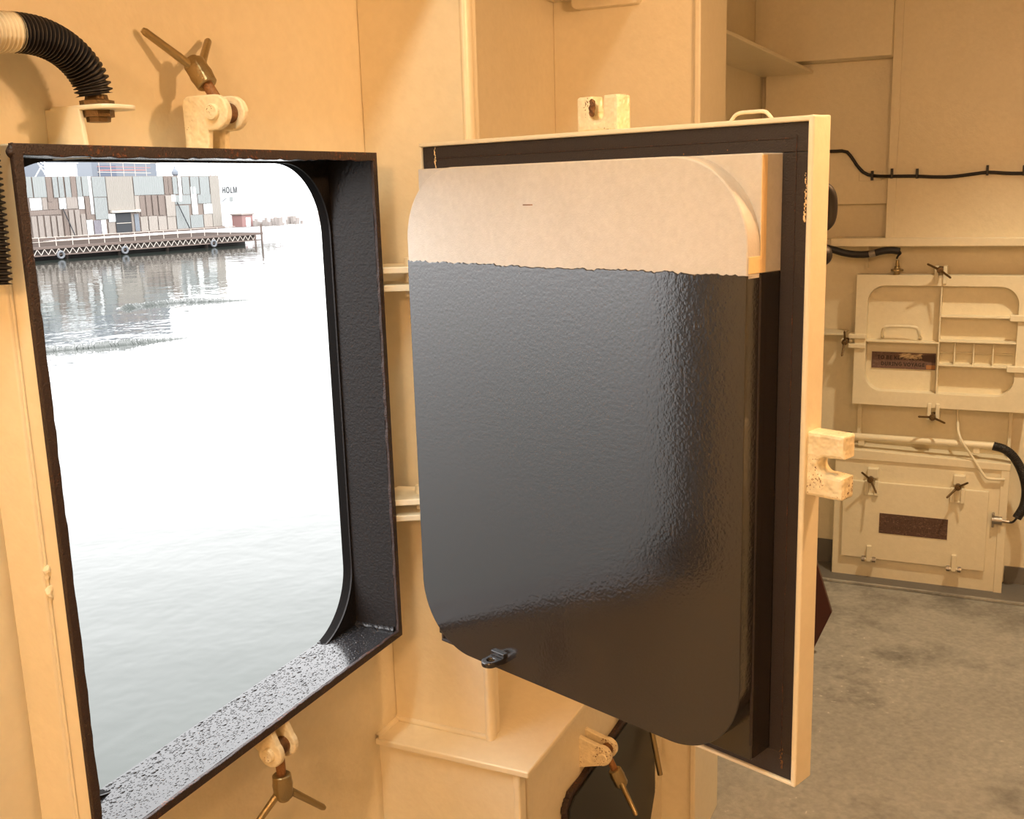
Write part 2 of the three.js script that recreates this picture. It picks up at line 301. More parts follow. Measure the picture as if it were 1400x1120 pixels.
// ------------------------------------------------------------------ the open shutter
const CW = 0.6384, CH = 0.7799;
const cover = thing('window_shutter', 'heavy cream steel window shutter swung open on its hinges with a black raised inner face', 'shutter', [1.394, 0.883, 0.146], null, Math.PI + 1.2261);
{
  const v = (y) => CH - y, E = 0.004;
  part(cover, 'back_plate', join(bx(0.006, CW - 0.006, 0.006, CH - 0.006, -0.034, -0.022, 0.002)), M.cream);
  // cream edge bars all round
  part(cover, 'edge_bar', join(wobble(bx(CW - 0.007, CW, 0, CH, -0.036, 0.0015, 0.0025), 0.0004, 120)), M.cream, { label: 'cream free edge of the shutter' });
  part(cover, 'edge_bar', join(bx(0, 0.0045, 0.2, CH, -0.036, 0.001, 0.002)), M.cream);
  part(cover, 'edge_bar', join(bx(0, 0.0045, 0, 0.2, -0.036, 0.001, 0.002)), M.gasket, { label: 'dark painted foot of the hinge edge' });
  part(cover, 'edge_bar', join(wobble(bx(0, CW, CH - 0.006, CH, -0.036, 0.0015, 0.002), 0.0004, 140)), M.cream);
  part(cover, 'edge_bar', join(bx(0.1, CW, 0, 0.005, -0.036, 0.0015, 0.002)), M.cream);
  part(cover, 'edge_bar', join(bx(0, 0.1, 0, 0.005, -0.036, 0.0015, 0.002)), M.gasket);
  // dark gasket channel: four strips of black sealing face with a shallow step
  const G = [[0.0045, CW - 0.007, v(0.0375), CH - 0.006], [0.0045, CW - 0.007, 0.005, v(0.743)], [0.0045, 0.039, v(0.743), v(0.0375)], [0.600, CW - 0.007, v(0.743), v(0.0375)]];
  for (const [x0, x1, y0, y1] of G) part(cover, 'gasket_strip', join(bx(x0, x1, y0, y1, -0.022, -0.002, 0.0012)), M.gasket);
  for (const [x0, x1, y0, y1] of [[0.028, CW - 0.026, v(0.0232), v(0.0222)], [CW - 0.022, CW - 0.021, 0.02, v(0.02)]]) part(cover, 'gasket_seam', join(bx(x0, x1, y0, y1, -0.003, -0.0012, 0.0004)), M.rim);
  for (const [cx, cy, w, h, n] of [[0.032, v(0.021), 0.0025, 0.028, 16], [CW - 0.0095, v(0.085), 0.003, 0.05, 24], [CW - 0.022, v(0.75), 0.005, 0.024, 14], [0.5, v(0.033), 0.06, 0.004, 4]]) {
    const g = []; for (let k = 0; k < n; k++) { const x = cx + rr(-0.5, 0.5) * w, y = cy + (k / (n - 1) - 0.5) * h * (h > w ? 1 : 0.5), q = rr(0.0004, 0.0015); g.push(new THREE.SphereGeometry(1, 7, 5).scale(q * rr(0.5, 1.1), q * rr(0.7, 2), 0.0009).translate(h > w ? x : cx + (k / (n - 1) - 0.5) * w, y, -0.0017)); }
    part(cover, 'paint_chip', join(g), k0(cx) ? M.buff : M.rust);
  }
  // raised plug: square base block, rounded face plate on it; the top sixth left in pale primer, the rest black
  const u0 = 0.0385, u1 = 0.600, t0 = v(0.0375), b0 = v(0.743), J = v(0.1645), R = 0.1, F1 = 0.038, F2 = 0.0635;
  part(cover, 'plug_base', join(bx(u0, u1, J, t0, -0.01, F1, 0.002)), M.bare, { label: 'pale primed top of the raised block' });
  part(cover, 'plug_base', join(bx(u0 + 0.0001, u1, b0, J - 0.0001, -0.01, F1, 0.002)), M.plug, { label: 'black painted lower block' });
  const jag = []; let jy = 0;
  for (let i = 0; i <= 150; i++) { jy = jy * 0.55 + rr(-0.0013, 0.0013); jag.push([u0 + (u1 - u0) * i / 150, J + jy - (i % 3 ? 0 : 0.0006)]); }
  const up = new THREE.Shape(); up.moveTo(u0, J - 0.004); up.lineTo(u1, J - 0.004); up.lineTo(u1, t0 - R); up.absarc(u1 - R, t0 - R, R, 0, Math.PI / 2); up.lineTo(u0 + R, t0); up.absarc(u0 + R, t0 - R, R, Math.PI / 2, Math.PI); up.lineTo(u0, J - 0.004);
  part(cover, 'primed_panel', join(ext(up, F2 - F1, 0.002, 28).translate(0, 0, F1)), M.bare, { label: 'pale primed band across the top of the shutter face' });
  const lo = new THREE.Shape(); lo.moveTo(jag[0][0], jag[0][1]); for (const [x, y] of jag) lo.lineTo(x, y);
  lo.lineTo(u1, b0 + R); lo.absarc(u1 - R, b0 + R, R, 0, -Math.PI / 2, true); lo.lineTo(u0 + R, b0); lo.absarc(u0 + R, b0 + R, R, -Math.PI / 2, -Math.PI, true); lo.lineTo(jag[0][0], jag[0][1]);
  part(cover, 'black_panel', join(ext(lo, F2 - F1 + 0.0012, 0.001, 28).translate(0, 0, F1)), M.plug, { label: 'glossy black panel with a ragged painted top edge' });
  part(cover, 'edge_tape', join(bx(u1, u1 + 0.0008, J + 0.001, t0 - R - 0.008, F1 + 0.001, F2 - 0.002, 0.0003), bx(u1, u1 + 0.0008, J + 0.001, t0 - 0.002, F1 - 0.0095, F1 + 0.001, 0.0003)), M.buff);
  part(cover, 'scratch', join(bx(0.27, 0.287, v(0.089), v(0.0876), F2 - 0.001, F2 + 0.0002, 0.0001)), M.rust);
  const groove = part(cover, 'side_groove', join(bx(u1 - 0.002, u1 + 0.0008, b0 + 0.02, J - 0.006, F1 - 0.002, F1 + 0.0015, 0.0005)), M.gasket);
  // eye at the foot of the face
  const eye = new THREE.Shape(); eye.moveTo(-0.014, 0); eye.lineTo(-0.011, 0.018); eye.absarc(0, 0.02, 0.012, Math.PI, 0, true); eye.lineTo(0.014, 0); const eh = new THREE.Path(); eh.absellipse(0, 0.018, 0.0058, 0.0058, 0, Math.PI * 2); eye.holes.push(eh);
  part(cover, 'eyelet', join(ext(eye, 0.008, 0.0015, 14).rotateX(Math.PI / 2).translate(0.2, b0 + 0.021, F2)), M.plug);
  part(cover, 'eyelet_stop', join(bx(0.188, 0.214, b0 + 0.021, b0 + 0.028, F2, F2 + 0.006, 0.001)), M.wet, { label: 'wet shining bead over the eyelet' });
  // fork lugs on the outer edge
  const fork = (w, l) => { const s = new THREE.Shape(); s.moveTo(-w / 2, -0.002); s.lineTo(w / 2, -0.002); s.lineTo(w / 2, l - 0.004); s.quadraticCurveTo(w / 2, l, w / 2 - 0.004, l); s.lineTo(0.011, l); s.lineTo(0.0095, l * 0.62); s.absarc(0, l * 0.5, 0.0098, 0.3, Math.PI - 0.3, true); s.lineTo(-0.011, l); s.lineTo(-w / 2 + 0.004, l); s.quadraticCurveTo(-w / 2, l, -w / 2, l - 0.004); s.lineTo(-w / 2, -0.002); return ext(s, 0.028, 0.004, 14); };
  part(cover, 'fork_lug', prep(fork(0.066, 0.042).translate(0.336, CH, -0.032)), M.creamLumpy);
  part(cover, 'fork_lug', prep(fork(0.074, 0.044).rotateZ(-Math.PI / 2).translate(CW, v(0.379), -0.032)), M.creamLumpy);
  part(cover, 'rust_patch', wobble(new THREE.SphereGeometry(1, 12, 8).scale(0.0045, 0.011, 0.003).translate(0.329, CH + 0.027, -0.0042), 0.0012, 420), M.rust);
  part(cover, 'lifting_handle', join(tube([V(0.512, CH - 0.004, -0.03), V(0.518, CH + 0.004, -0.03), V(0.524, CH + 0.0085, -0.03), V(0.545, CH + 0.0095, -0.03), V(0.56, CH + 0.0085, -0.03), V(0.566, CH + 0.004, -0.03), V(0.572, CH - 0.004, -0.03)], 0.0022, 40, 8)), M.cream);
  for (const y of [0.58, 0.218]) part(cover, 'hinge_arm', join(bx(-0.03, 0.03, y - 0.008, y + 0.008, -0.034, -0.012, 0.002)), M.cream);
  part(cover, 'back_handle', join(tube([V(0.60, v(0.075), -0.034), V(0.612, v(0.076), -0.07), V(0.6165, v(0.085), -0.078), V(0.6165, v(0.112), -0.078), V(0.612, v(0.12), -0.07), V(0.60, v(0.121), -0.034)], 0.007, 60, 10)), M.rubber, { label: 'dark handle peeping out behind the free edge' });
  part(cover, 'back_knob', join(new THREE.SphereGeometry(0.0125, 18, 12).translate(0.6095, v(0.152), -0.075), rod(V(0.605, v(0.152), -0.034), V(0.609, v(0.152), -0.07), 0.006)), M.rubber);
}

// ------------------------------------------------------------------ second, lower hatch along the ship's side
{
  const t = thing('side_hatch', 'low black hatch with a chipped rusty edge set in the ship side beyond the shelf', 'hatch', [1.9, 0, 0.25]);
  const s = new THREE.Shape(); const P = [[1.632, 0.02], [1.625, 0.40], [1.632, 0.468], [1.66, 0.482], [2.14, 0.482], [2.165, 0.46], [2.165, 0.20], [2.10, 0.10], [1.7, 0.02]];
  const lump = []; for (let i = 0; i < P.length; i++) { const a = P[i], b = P[(i + 1) % P.length], n = 8; for (let k = 0; k < n; k++) lump.push([a[0] + (b[0] - a[0]) * k / n + rr(-0.003, 0.003), a[1] + (b[1] - a[1]) * k / n + rr(-0.003, 0.003)]); }
  wpart(t, 'rusty_edge', [ext(poly(lump), 0.012, 0.002, 4).translate(0, 0, 0.246)], M.rim);
  wpart(t, 'black_plate', [ext(poly(P.map(([x, y]) => [1.9 + (x - 1.9) * 0.975, 0.24 + (y - 0.24) * 0.965])), 0.006, 0.0015, 4).translate(0, 0, 0.256)], phy({ color: 0x202221, roughness: 0.35, specularIntensity: 0.4 }));
  wpart(t, 'side_strip', [bx(2.168, 2.19, 0.2, 0.482, 0.246, 0.262, 0.004)], M.creamLumpy);
  for (const x of [1.735, 1.768]) {
    const q = new THREE.Shape(); q.moveTo(0.244, 0.495); q.lineTo(0.244, 0.56); q.lineTo(0.285, 0.548); q.absarc(0.290, 0.528, 0.02, Math.PI / 2, -Math.PI / 2, true); q.lineTo(0.244, 0.495);
    wpart(t, 'fork_lug', [extX(q, x - 0.006, x + 0.006, 0.002, 12)], M.creamLumpy);
  }
  for (const x of [1.93, 2.0, 2.06]) wpart(t, 'hinge_knuckle', [lathe([[0, 0], [0.011, 0], [0.012, 0.003], [0.012, 0.027], [0.011, 0.03], [0, 0.03]], V(x, 0.545, 0.262), V(1, 0, 0)), bx(x + 0.004, x + 0.026, 0.50, 0.55, 0.246, 0.262, 0.002)], M.steel);
  wpart(t, 'hold_bar', [rod(V(2.09, 0.40, 0.275), V(2.075, 0.30, 0.30), 0.006)], M.bronze);
}
const boltHatch = copy(boltTop, 'swing_bolt', 'rusty wing bolt hanging in front of the low black hatch');
pose(boltHatch, [1.7515, 0.528, 0.292], V(0.08, -0.8, 0.35), 2.6);

// ------------------------------------------------------------------ corrugated hoses and their glands by the near window
function corrugated(pts, r, pitch, len, depth) {
  const c = new THREE.CatmullRomCurve3(pts), L = c.getLength(), n = Math.round(L / pitch), g = [];
  const fr = c.computeFrenetFrames(n * 4, false), seg = 20, pos = [], idx = [];
  for (let i = 0; i <= n * 4; i++) {
    const p = c.getPointAt(i / (n * 4)), k = i % 4, rad = k === 0 || k === 1 ? r : r - depth;
    for (let j = 0; j <= seg; j++) { const a = j / seg * Math.PI * 2; const q = p.clone().addScaledVector(fr.normals[i], Math.cos(a) * rad).addScaledVector(fr.binormals[i], Math.sin(a) * rad); pos.push(q.x, q.y, q.z); }
  }
  for (let i = 0; i < n * 4; i++) for (let j = 0; j < seg; j++) { const a = i * (seg + 1) + j, b = a + seg + 1; idx.push(a, b, a + 1, b, b + 1, a + 1); }
  const o = new THREE.BufferGeometry(); o.setAttribute('position', new THREE.Float32BufferAttribute(pos, 3)); o.setIndex(idx); o.computeVertexNormals(); return toCreasedNormals(o, 0.5);
}
{
  const t = thing('gland_hose', 'fat ribbed hose, cream then black, arching down to a gland above the window corner', 'hose', [0.87, 1.692, 0.06]);
  const path = [V(0.55, 1.70, 0.06), V(0.66, 1.74, 0.055), V(0.755, 1.757, 0.052), V(0.815, 1.757, 0.052), V(0.848, 1.743, 0.053), V(0.866, 1.722, 0.055), V(0.871, 1.700, 0.056)];
  const c = new THREE.CatmullRomCurve3(path), sp = (a, b, n) => Array.from({ length: n }, (_, i) => c.getPointAt(a + (b - a) * i / (n - 1)));
  wpart(t, 'cream_sleeve', [corrugated(sp(0, 0.66, 16), 0.0195, 0.0052, 0, 0.0022)], M.hoseCream, { label: 'cream painted length of ribbed hose' });
  wpart(t, 'black_sleeve', [corrugated(sp(0.655, 0.985, 14), 0.0195, 0.0050, 0, 0.0042)], M.rubber, { label: 'black ribbed end of hose' });
  wpart(t, 'cable_gland', [lathe([[0, -0.014], [0.012, -0.014], [0.0125, -0.009], [0.0165, -0.009], [0.0165, -0.003], [0.0165, 0.003], [0.0175, 0.003], [0.0175, 0.008], [0.012, 0.009], [0.011, 0.014], [0, 0.014]], V(0.872, 1.6915, 0.056), V(0, 1, 0), 8)], M.darkBronze);
  const b = thing('gland_bracket', 'cream angle bracket holding the hose gland above the window', 'bracket', [0.85, 1.651, 0]);
  wpart(b, 'shelf_plate', [extY(rrect(new THREE.Shape(), 0.852, 0.0, 0.902, 0.088, 0.014), 1.6895, 1.6945, 0.0015)], M.cream);
  wpart(b, 'side_plate', [extX(poly([[0.0, 1.640], [0.055, 1.640], [0.05, 1.692], [0.0, 1.692]]), 0.852, 0.858, 0.0015)], M.cream);
  const h = thing('side_hose', 'black ribbed hose hanging at the left of the window', 'hose', [0.72, 1.45, 0.07]);
  wpart(h, 'sleeve', [corrugated([V(0.706, 1.80, 0.074), V(0.7065, 1.70, 0.074), V(0.7065, 1.62, 0.074), V(0.7055, 1.57, 0.074), V(0.703, 1.522, 0.074)], 0.0165, 0.0054, 0, 0.004)], M.rubber);
}

// ------------------------------------------------------------------ lettered plates
function plate(w, h, draw) {
  const c = document.createElement('canvas'); c.width = 512; c.height = Math.round(512 * h / w); const x = c.getContext('2d'); draw(x, c.width, c.height);
  const t = new THREE.CanvasTexture(c); t.colorSpace = THREE.SRGBColorSpace; t.magFilter = THREE.LinearFilter; return std({ map: t, roughness: 0.6 });
}
const speck = (x, w, h, n, cols, smin, smax) => { for (let i = 0; i < n; i++) { x.fillStyle = cols[(rnd() * cols.length) | 0]; const r = rr(smin, smax); x.beginPath(); x.ellipse(rnd() * w, rnd() * h, r * rr(1, 3), r, rr(-0.3, 0.3), 0, 7); x.fill(); } };
const signUpper = plate(0.235, 0.064, (x, w, h) => {
  x.fillStyle = '#6b5148'; x.fillRect(0, 0, w, h); speck(x, w, h, 260, ['#745a50', '#5d453d', '#7d6459'], 1, 5);
  x.fillStyle = '#241815'; x.font = 'bold 44px sans-serif'; x.textBaseline = 'middle'; x.fillText('TO BE KEPT CLOSED', 46, h * 0.33, 420); x.fillText('DURING VOYAGE', 74, h * 0.72, 370);
  x.fillStyle = '#d8c39a'; for (let i = 0; i < 60; i++) { x.beginPath(); x.ellipse(rr(235, 400), rr(14, 52) - (i % 7), rr(8, 26), rr(3, 9), -0.25, 0, 7); x.globalAlpha = 0.45; x.fill(); } x.globalAlpha = 1;
  x.fillStyle = '#4a332b'; x.beginPath(); x.moveTo(395, 18); x.lineTo(505, 8); x.lineTo(512, 78); x.lineTo(420, 70); x.fill();
  x.fillStyle = '#a87446'; x.fillRect(440, h - 40, 72, 34);
});
const signLower = plate(0.252, 0.085, (x, w, h) => {
  x.fillStyle = '#5a4238'; x.fillRect(0, 0, w, h); speck(x, w, h, 420, ['#63493e', '#4c372f', '#6f5648', '#54392e'], 1, 6);
  x.fillStyle = '#4a342c'; x.font = 'bold 46px sans-serif'; x.textBaseline = 'middle'; x.globalAlpha = 0.8; x.fillText('TO BE KEPT CLOSED', 44, h * 0.3, 420); x.fillText('DURING VOYAGE', 90, h * 0.68, 340); x.globalAlpha = 1;
  speck(x, w, h, 90, ['#7f6654', '#9a8068', '#3f2c25'], 0.8, 2.4);
});
function signMesh(parent, m, y, z, w, h, x, tilt = 0) {
  const g = new THREE.BoxGeometry(w, h, 0.003).rotateY(-Math.PI / 2); const o = part(parent, 'sign_plate', g, m, { label: 'worn brown lettered plate' });
  o.position.set(x - parent.position.x, y - parent.position.y, z - parent.position.z); return o;
}

// ------------------------------------------------------------------ far bulkhead: upper shuttered window
{
  const t = thing('wall_shutter', 'closed cream window shutter with stiffeners and a worn lettered plate on the far wall', 'shutter', [4.35, 0.711, 0.7]);
  const z0 = 0.398, z1 = 1.02, y0 = 0.711, y1 = 1.221, xf = 4.30;
  const ring = poly([[z0, y0], [z1, y0], [z1, y1], [z0, y1]]); ring.holes.push(rrect(new THREE.Path(), 0.441, 0.768, 0.972, 1.180, 0.066));
  wpart(t, 'frame_ring', [extX(ring, xf, xf + 0.055, 0.0015, 14)], M.cream);
  wpart(t, 'panel', [bx(xf + 0.05, xf + 0.06, y0, y1, z0, z1, 0)], M.cream);
  wpart(t, 'body', [bx(xf + 0.055, XF, y0 + 0.01, y1 - 0.01, z0 + 0.012, z1, 0.002)], M.cream);
  wpart(t, 'stiffener', [bx(xf, xf + 0.055, 0.768, 1.185, 0.7035, 0.7085, 0.001)], M.cream);
  wpart(t, 'stiffener', [bx(xf - 0.002, xf + 0.055, 0.961, 0.967, 0.441, 0.706, 0.001)], M.cream);
  for (const y of [1.066, 0.972, 0.880]) wpart(t, 'stiffener', [bx(xf - 0.002, xf + 0.055, y - 0.003, y + 0.003, 0.7075, 0.972, 0.001)], M.cream);
  for (const z of [0.763, 0.829, 0.896]) wpart(t, 'fin', [bx(xf + 0.012, xf + 0.055, 0.88, 0.972, z - 0.0025, z + 0.0025, 0.001)], M.cream);
  wpart(t, 'fin_rail', [rod(V(xf + 0.03, 0.926, 0.708), V(xf + 0.03, 0.926, 0.966), 0.003)], M.cream);
  wpart(t, 'grip', [tube([V(xf + 0.05, 0.975, 0.498), V(xf + 0.02, 0.99, 0.499), V(xf + 0.008, 1.018, 0.507), V(xf + 0.008, 1.022, 0.52), V(xf + 0.008, 1.022, 0.612), V(xf + 0.008, 1.018, 0.625), V(xf + 0.02, 0.99, 0.634), V(xf + 0.05, 0.975, 0.637)], 0.006, 70, 8)], M.cream);
  for (const y of [1.066, 0.876]) wpart(t, 'hinge_strap', [bx(xf - 0.012, xf + 0.01, y - 0.012, y + 0.012, 0.945, 1.16, 0.003)], M.cream);
  for (const [y, z] of [[1.228, 0.70], [0.703, 0.70]]) wpart(t, 'fork_lug', [bx(xf - 0.012, xf + 0.04, y - 0.038, y + 0.028, z - 0.022, z - 0.008, 0.003), bx(xf - 0.012, xf + 0.04, y - 0.038, y + 0.028, z + 0.008, z + 0.022, 0.003)], M.cream);
  wpart(t, 'fork_lug', [bx(xf - 0.012, xf + 0.04, 0.973, 0.99, 0.376, 0.442, 0.003), bx(xf - 0.012, xf + 0.04, 0.935, 0.952, 0.376, 0.442, 0.003)], M.cream);
  signMesh(t, signUpper, 0.884, 0.578, 0.235, 0.064, xf + 0.047);
}
const farBolt = (label, group, y, z, spin, x = 4.315) => {
  const o = copy(boltTop, 'swing_bolt', label, group); pose(o, [x, y, z], V(-1, 0, 0.001), 0);
  o.quaternion.setFromRotationMatrix(new THREE.Matrix4().makeBasis(V(0, 0, 1), V(-1, 0, 0), V(0, -1, 0))); o.scale.setScalar(0.85);
  o.traverse((c) => { if (c.name.startsWith('wing_nut')) c.rotation.y = spin; if (c.isMesh) c.material = c.name.startsWith('pin') ? M.cream : M.darkBronze; });
};
farBolt('dark wing bolt at the top edge of the far shutter', 'wing bolts round the far shutter', 1.244, 0.698, -0.55);
farBolt('dark wing bolt at the left edge of the far shutter', 'wing bolts round the far shutter', 0.962, 0.367, 1.5);
farBolt('dark wing bolt at the bottom edge of the far shutter', 'wing bolts round the far shutter', 0.683, 0.700, -0.2);
farBolt('dark wing bolt on the left half of the low locker lid', 'wing bolts on the low locker', 0.424, 0.487, 2.2, 4.285);
farBolt('dark wing bolt on the right half of the low locker lid', 'wing bolts on the low locker', 0.424, 0.805, 0.75, 4.285);

// lower locker box with its hinged lid
{
  const t = thing('wall_locker', 'low cream locker with a bottom hinged lid at the foot of the far wall', 'locker', [4.33, 0, 0.66]);
  const xf = 4.278, z0 = 0.345, z1 = 0.976;
  wpart(t, 'box', [bx(xf, XF, 0, 0.50, z0, z1, 0.004)], M.cream);
  wpart(t, 'top_cover', [extX(poly([[z0 - 0.004, 0.492], [z1 + 0.006, 0.492], [z1 + 0.006, 0.52], [z0 - 0.004, 0.535]]), xf - 0.008, XF, 0.003)], M.cream);
  wpart(t, 'corner_post', [bx(xf - 0.006, xf, 0, 0.5, z1 - 0.025, z1 + 0.004, 0.002)], M.cream);
  const lid = wpart(t, 'lid', [bx(xf - 0.016, xf - 0.001, 0.088, 0.408, 0.381, 0.914, 0.003)], M.cream);
  for (const [y, z] of [[0.385, 0.49], [0.385, 0.805]]) {
    wpart(t, 'fork_lug', [bx(xf - 0.03, xf - 0.012, y - 0.03, y + 0.03, z - 0.026, z - 0.011, 0.003), bx(xf - 0.03, xf - 0.012, y - 0.03, y + 0.03, z + 0.011, z + 0.026, 0.003), bx(xf - 0.024, xf - 0.012, y - 0.032, y - 0.024, z - 0.026, z + 0.026, 0.002)], M.cream);
    wpart(t, 'pivot_block', [bx(xf - 0.026, xf, 0.425, 0.465, z - 0.018, z + 0.024, 0.004)], M.cream);
  }
  for (const z of [0.49, 0.806]) wpart(t, 'hinge', [bx(xf - 0.03, xf - 0.014, 0.078, 0.145, z - 0.009, z + 0.009, 0.003), rod(V(xf - 0.024, 0.088, z - 0.026), V(xf - 0.024, 0.088, z + 0.028), 0.006)], M.cream);
  for (const z of [0.49, 0.806]) for (const s of [-1, 1]) wpart(t, 'hinge_nut', [lathe([[0, -0.006], [0.012, -0.006], [0.012, 0.006], [0, 0.006]], V(xf - 0.024, 0.088, z + s * 0.02), V(0, 0, 1), 8)], M.steel);
  signMesh(t, signLower, 0.242, 0.65, 0.252, 0.082, xf - 0.0165);
  wpart(t, 'side_gland', [rod(V(xf + 0.01, 0.297, 0.93), V(xf + 0.01, 0.297, 0.965), 0.016), rod(V(xf + 0.01, 0.297, 0.965), V(xf + 0.01, 0.295, 0.99), 0.006), bx(xf - 0.002, xf + 0.02, 0.27, 0.325, 0.93, 0.938, 0.002)].map((g) => g.translate(-0.02, 0, 0)), M.steel);
}
{
  const t = thing('wall_pipe', 'cream conduit pipe running above the low locker', 'pipe', [4.3, 0.58, 0.66]);
  wpart(t, 'tube', [rod(V(4.295, 0.580, 0.39), V(4.295, 0.580, 0.935), 0.014)], M.cream);
  for (const z of [0.44, 0.86]) wpart(t, 'clip', [bx(4.288, 4.33, 0.545, 0.585, z - 0.012, z + 0.012, 0.003)], M.cream);
  const a = thing('pipe_hose', 'short black hose stub at the left end of the conduit pipe', 'hose', [4.3, 0.58, 0.34]);
  wpart(a, 'sleeve', [tube([V(4.27, 0.602, 0.24), V(4.285, 0.585, 0.31), V(4.295, 0.580, 0.345), V(4.295, 0.580, 0.402)], 0.0175, 30, 12)], M.rubber);
  const b = thing('locker_hose', 'thick black hose curling from the conduit pipe back to the locker side', 'hose', [4.3, 0.45, 1.0]);
  wpart(b, 'sleeve', [corrugated([V(4.295, 0.580, 0.918), V(4.290, 0.572, 0.955), V(4.285, 0.545, 0.99), V(4.28, 0.49, 1.022), V(4.275, 0.42, 1.04), V(4.27, 0.36, 1.035), V(4.265, 0.315, 1.015)], 0.017, 0.006, 0, 0.0012)], M.rubber);
  wpart(b, 'core_cable', [tube([V(4.265, 0.315, 1.015), V(4.266, 0.296, 1.0), V(4.267, 0.2955, 0.972)], 0.004, 16, 8)], M.rubber);
  const c = thing('thin_conduit', 'thin bent cream conduit slanting down from the far shutter to the locker', 'conduit', [4.3, 0.5, 0.85]);
  wpart(c, 'tube', [tube([V(4.345, 0.72, 0.783), V(4.335, 0.66, 0.787), V(4.275, 0.612, 0.80), V(4.268, 0.53, 0.853), V(4.262, 0.462, 0.902), V(4.264, 0.459, 0.915), V(4.264, 0.461, 0.965)], 0.005, 80, 8)], M.cream);
}
{
  const t = thing('thin_cable', 'thin black cable clipped across the upper far wall', 'cable', [4.3, 1.6, 0.6]);
  const P = [[1.69, 0.24], [1.690, 0.296], [1.687, 0.337], [1.66, 0.36], [1.628, 0.382], [1.602, 0.41], [1.594, 0.438], [1.590, 0.50], [1.588, 0.589], [1.583, 0.66], [1.582, 0.716], [1.588, 0.78], [1.594, 0.838], [1.589, 0.90], [1.587, 0.958], [1.59, 1.3], [1.586, 2.0], [1.59, 2.7], [1.588, 3.39]];
  wpart(t, 'wire', [tube(P.map(([y, z]) => V(z < 0.47 ? 4.342 : 4.288, y, z)), 0.0062, 160, 8)], M.rubber);
  for (const [y, z, x] of [[1.594, 0.435, 4.345], [1.60, 0.512, 4.288], [1.597, 0.60, 4.294], [1.601, 0.838, 4.294], [1.597, 0.957, 4.294]]) wpart(t, 'clip', [bx(x - 0.018, x + 0.008, y - 0.018, y + 0.018, z - 0.004, z + 0.004, 0.001)], M.rubber);
  const h = thing('sheathed_cable', 'thick black sheathed cable drooping under the wall ledge to a brass gland', 'cable', [4.28, 1.3, 0.45]);
  wpart(h, 'sleeve', [tube([V(4.25, 1.335, 0.24), V(4.262, 1.322, 0.30), V(4.268, 1.306, 0.355), V(4.27, 1.300, 0.405), V(4.27, 1.303, 0.45), V(4.27, 1.313, 0.49), V(4.27, 1.316, 0.525), V(4.27, 1.312, 0.553)], 0.0135, 60, 12)], M.rubber);
  wpart(h, 'tape_band', [rod(V(4.27, 1.301, 0.444), V(4.27, 1.3065, 0.466), 0.0142)], M.steel);
  wpart(h, 'core_cable', [tube([V(4.27, 1.312, 0.552), V(4.275, 1.305, 0.556), V(4.285, 1.295, 0.547), V(4.29, 1.284, 0.542)], 0.004, 16, 8)], M.rubber);
  wpart(h, 'cable_gland', [lathe([[0, 0], [0.010, 0], [0.012, 0.012], [0.023, 0.013], [0.023, 0.02], [0.012, 0.022], [0.010, 0.03], [0.007, 0.032], [0.006, 0.055], [0, 0.055]], V(4.31, 1.222, 0.543), V(0, 1, 0), 16)], M.bronze);
}
{
  const t = thing('deck_fitting', 'dark red brown steel plate standing on the deck behind the shutter', 'deck fitting', [3.5, 0, 0.4]);
  wpart(t, 'plate', [extX(poly([[0.20, 0], [0.40, 0], [0.462, 0.158], [0.36, 0.48], [0.20, 0.48]]), 3.48, 3.5, 0.002)], M.redBrown);
  wpart(t, 'foot', [bx(3.46, 3.52, 0, 0.012, 0.18, 0.39, 0.002)], M.redBrown);
}

// ------------------------------------------------------------------ the lamps (all outside the frame)
const lampWarm = new THREE.Color(1, 0.57, 0.28);
function bulkheadLamp(label, pos, hang, intensity, color, r = 0.07) {
  const t = thing('ceiling_lamp', label, 'lamp', pos);
  part(t, 'stem', join(rod(V(0, 0.09, 0), V(0, hang, 0), 0.012), lathe([[0, 0.06], [0.06, 0.06], [0.065, 0.075], [0.05, 0.095], [0, 0.1]], V(0, 0, 0), V(0, 1, 0))), M.lampBody);
  const globe = new THREE.Mesh(new THREE.SphereGeometry(r, 24, 16), std({ color: 0xffffff, emissive: color, emissiveIntensity: 6, roughness: 0.3 }));
  globe.name = 'globe'; t.add(globe);
  const l = new THREE.PointLight(color, intensity, 0, 2); l.castShadow = true; l.shadow.radius = r / 0.02; t.add(l);
}
bulkheadLamp('round ceiling lamp hanging to the right of the shutter', [1.4, 1.97, 1.2], CEIL - 1.97, 2.05, lampWarm, 0.05);
{ // shaded pendant over the far end: lights the lockers and the deck, not the upper casing
  const t = thing('pendant_lamp', 'enamel shaded pendant lamp hanging near the far wall', 'lamp', [3.4, 2.42, 1.15]);
  const c = new THREE.Color(1, 0.82, 0.56);
  part(t, 'shade', join(new THREE.LatheGeometry([[0.02, 0.12], [0.05, 0.10], [0.115, -0.01], [0.118, -0.012], [0.054, 0.105], [0.02, 0.126]].map(([a, b]) => new THREE.Vector2(a, b)), 32)), M.lampBody);
  part(t, 'stem', join(rod(V(0, 0.12, 0), V(0, CEIL - 2.42, 0), 0.01)), M.lampBody);
  const b = new THREE.Mesh(new THREE.SphereGeometry(0.035, 20, 14), std({ color: 0xffffff, emissive: c, emissiveIntensity: 6 })); b.name = 'bulb'; b.position.y = 0.03; t.add(b);
  const l = new THREE.SpotLight(c, 8, 0, 0.86, 0.55, 2); l.position.y = -0.012; l.target.position.set(0.05, -1.4, -0.05); l.castShadow = true; l.shadow.radius = 2; t.add(l, l.target);
}
bulkheadLamp('round ceiling lamp hanging behind the viewer', [-1.3, 2.15, 1.0], CEIL - 2.15, 5.6, lampWarm, 0.1);
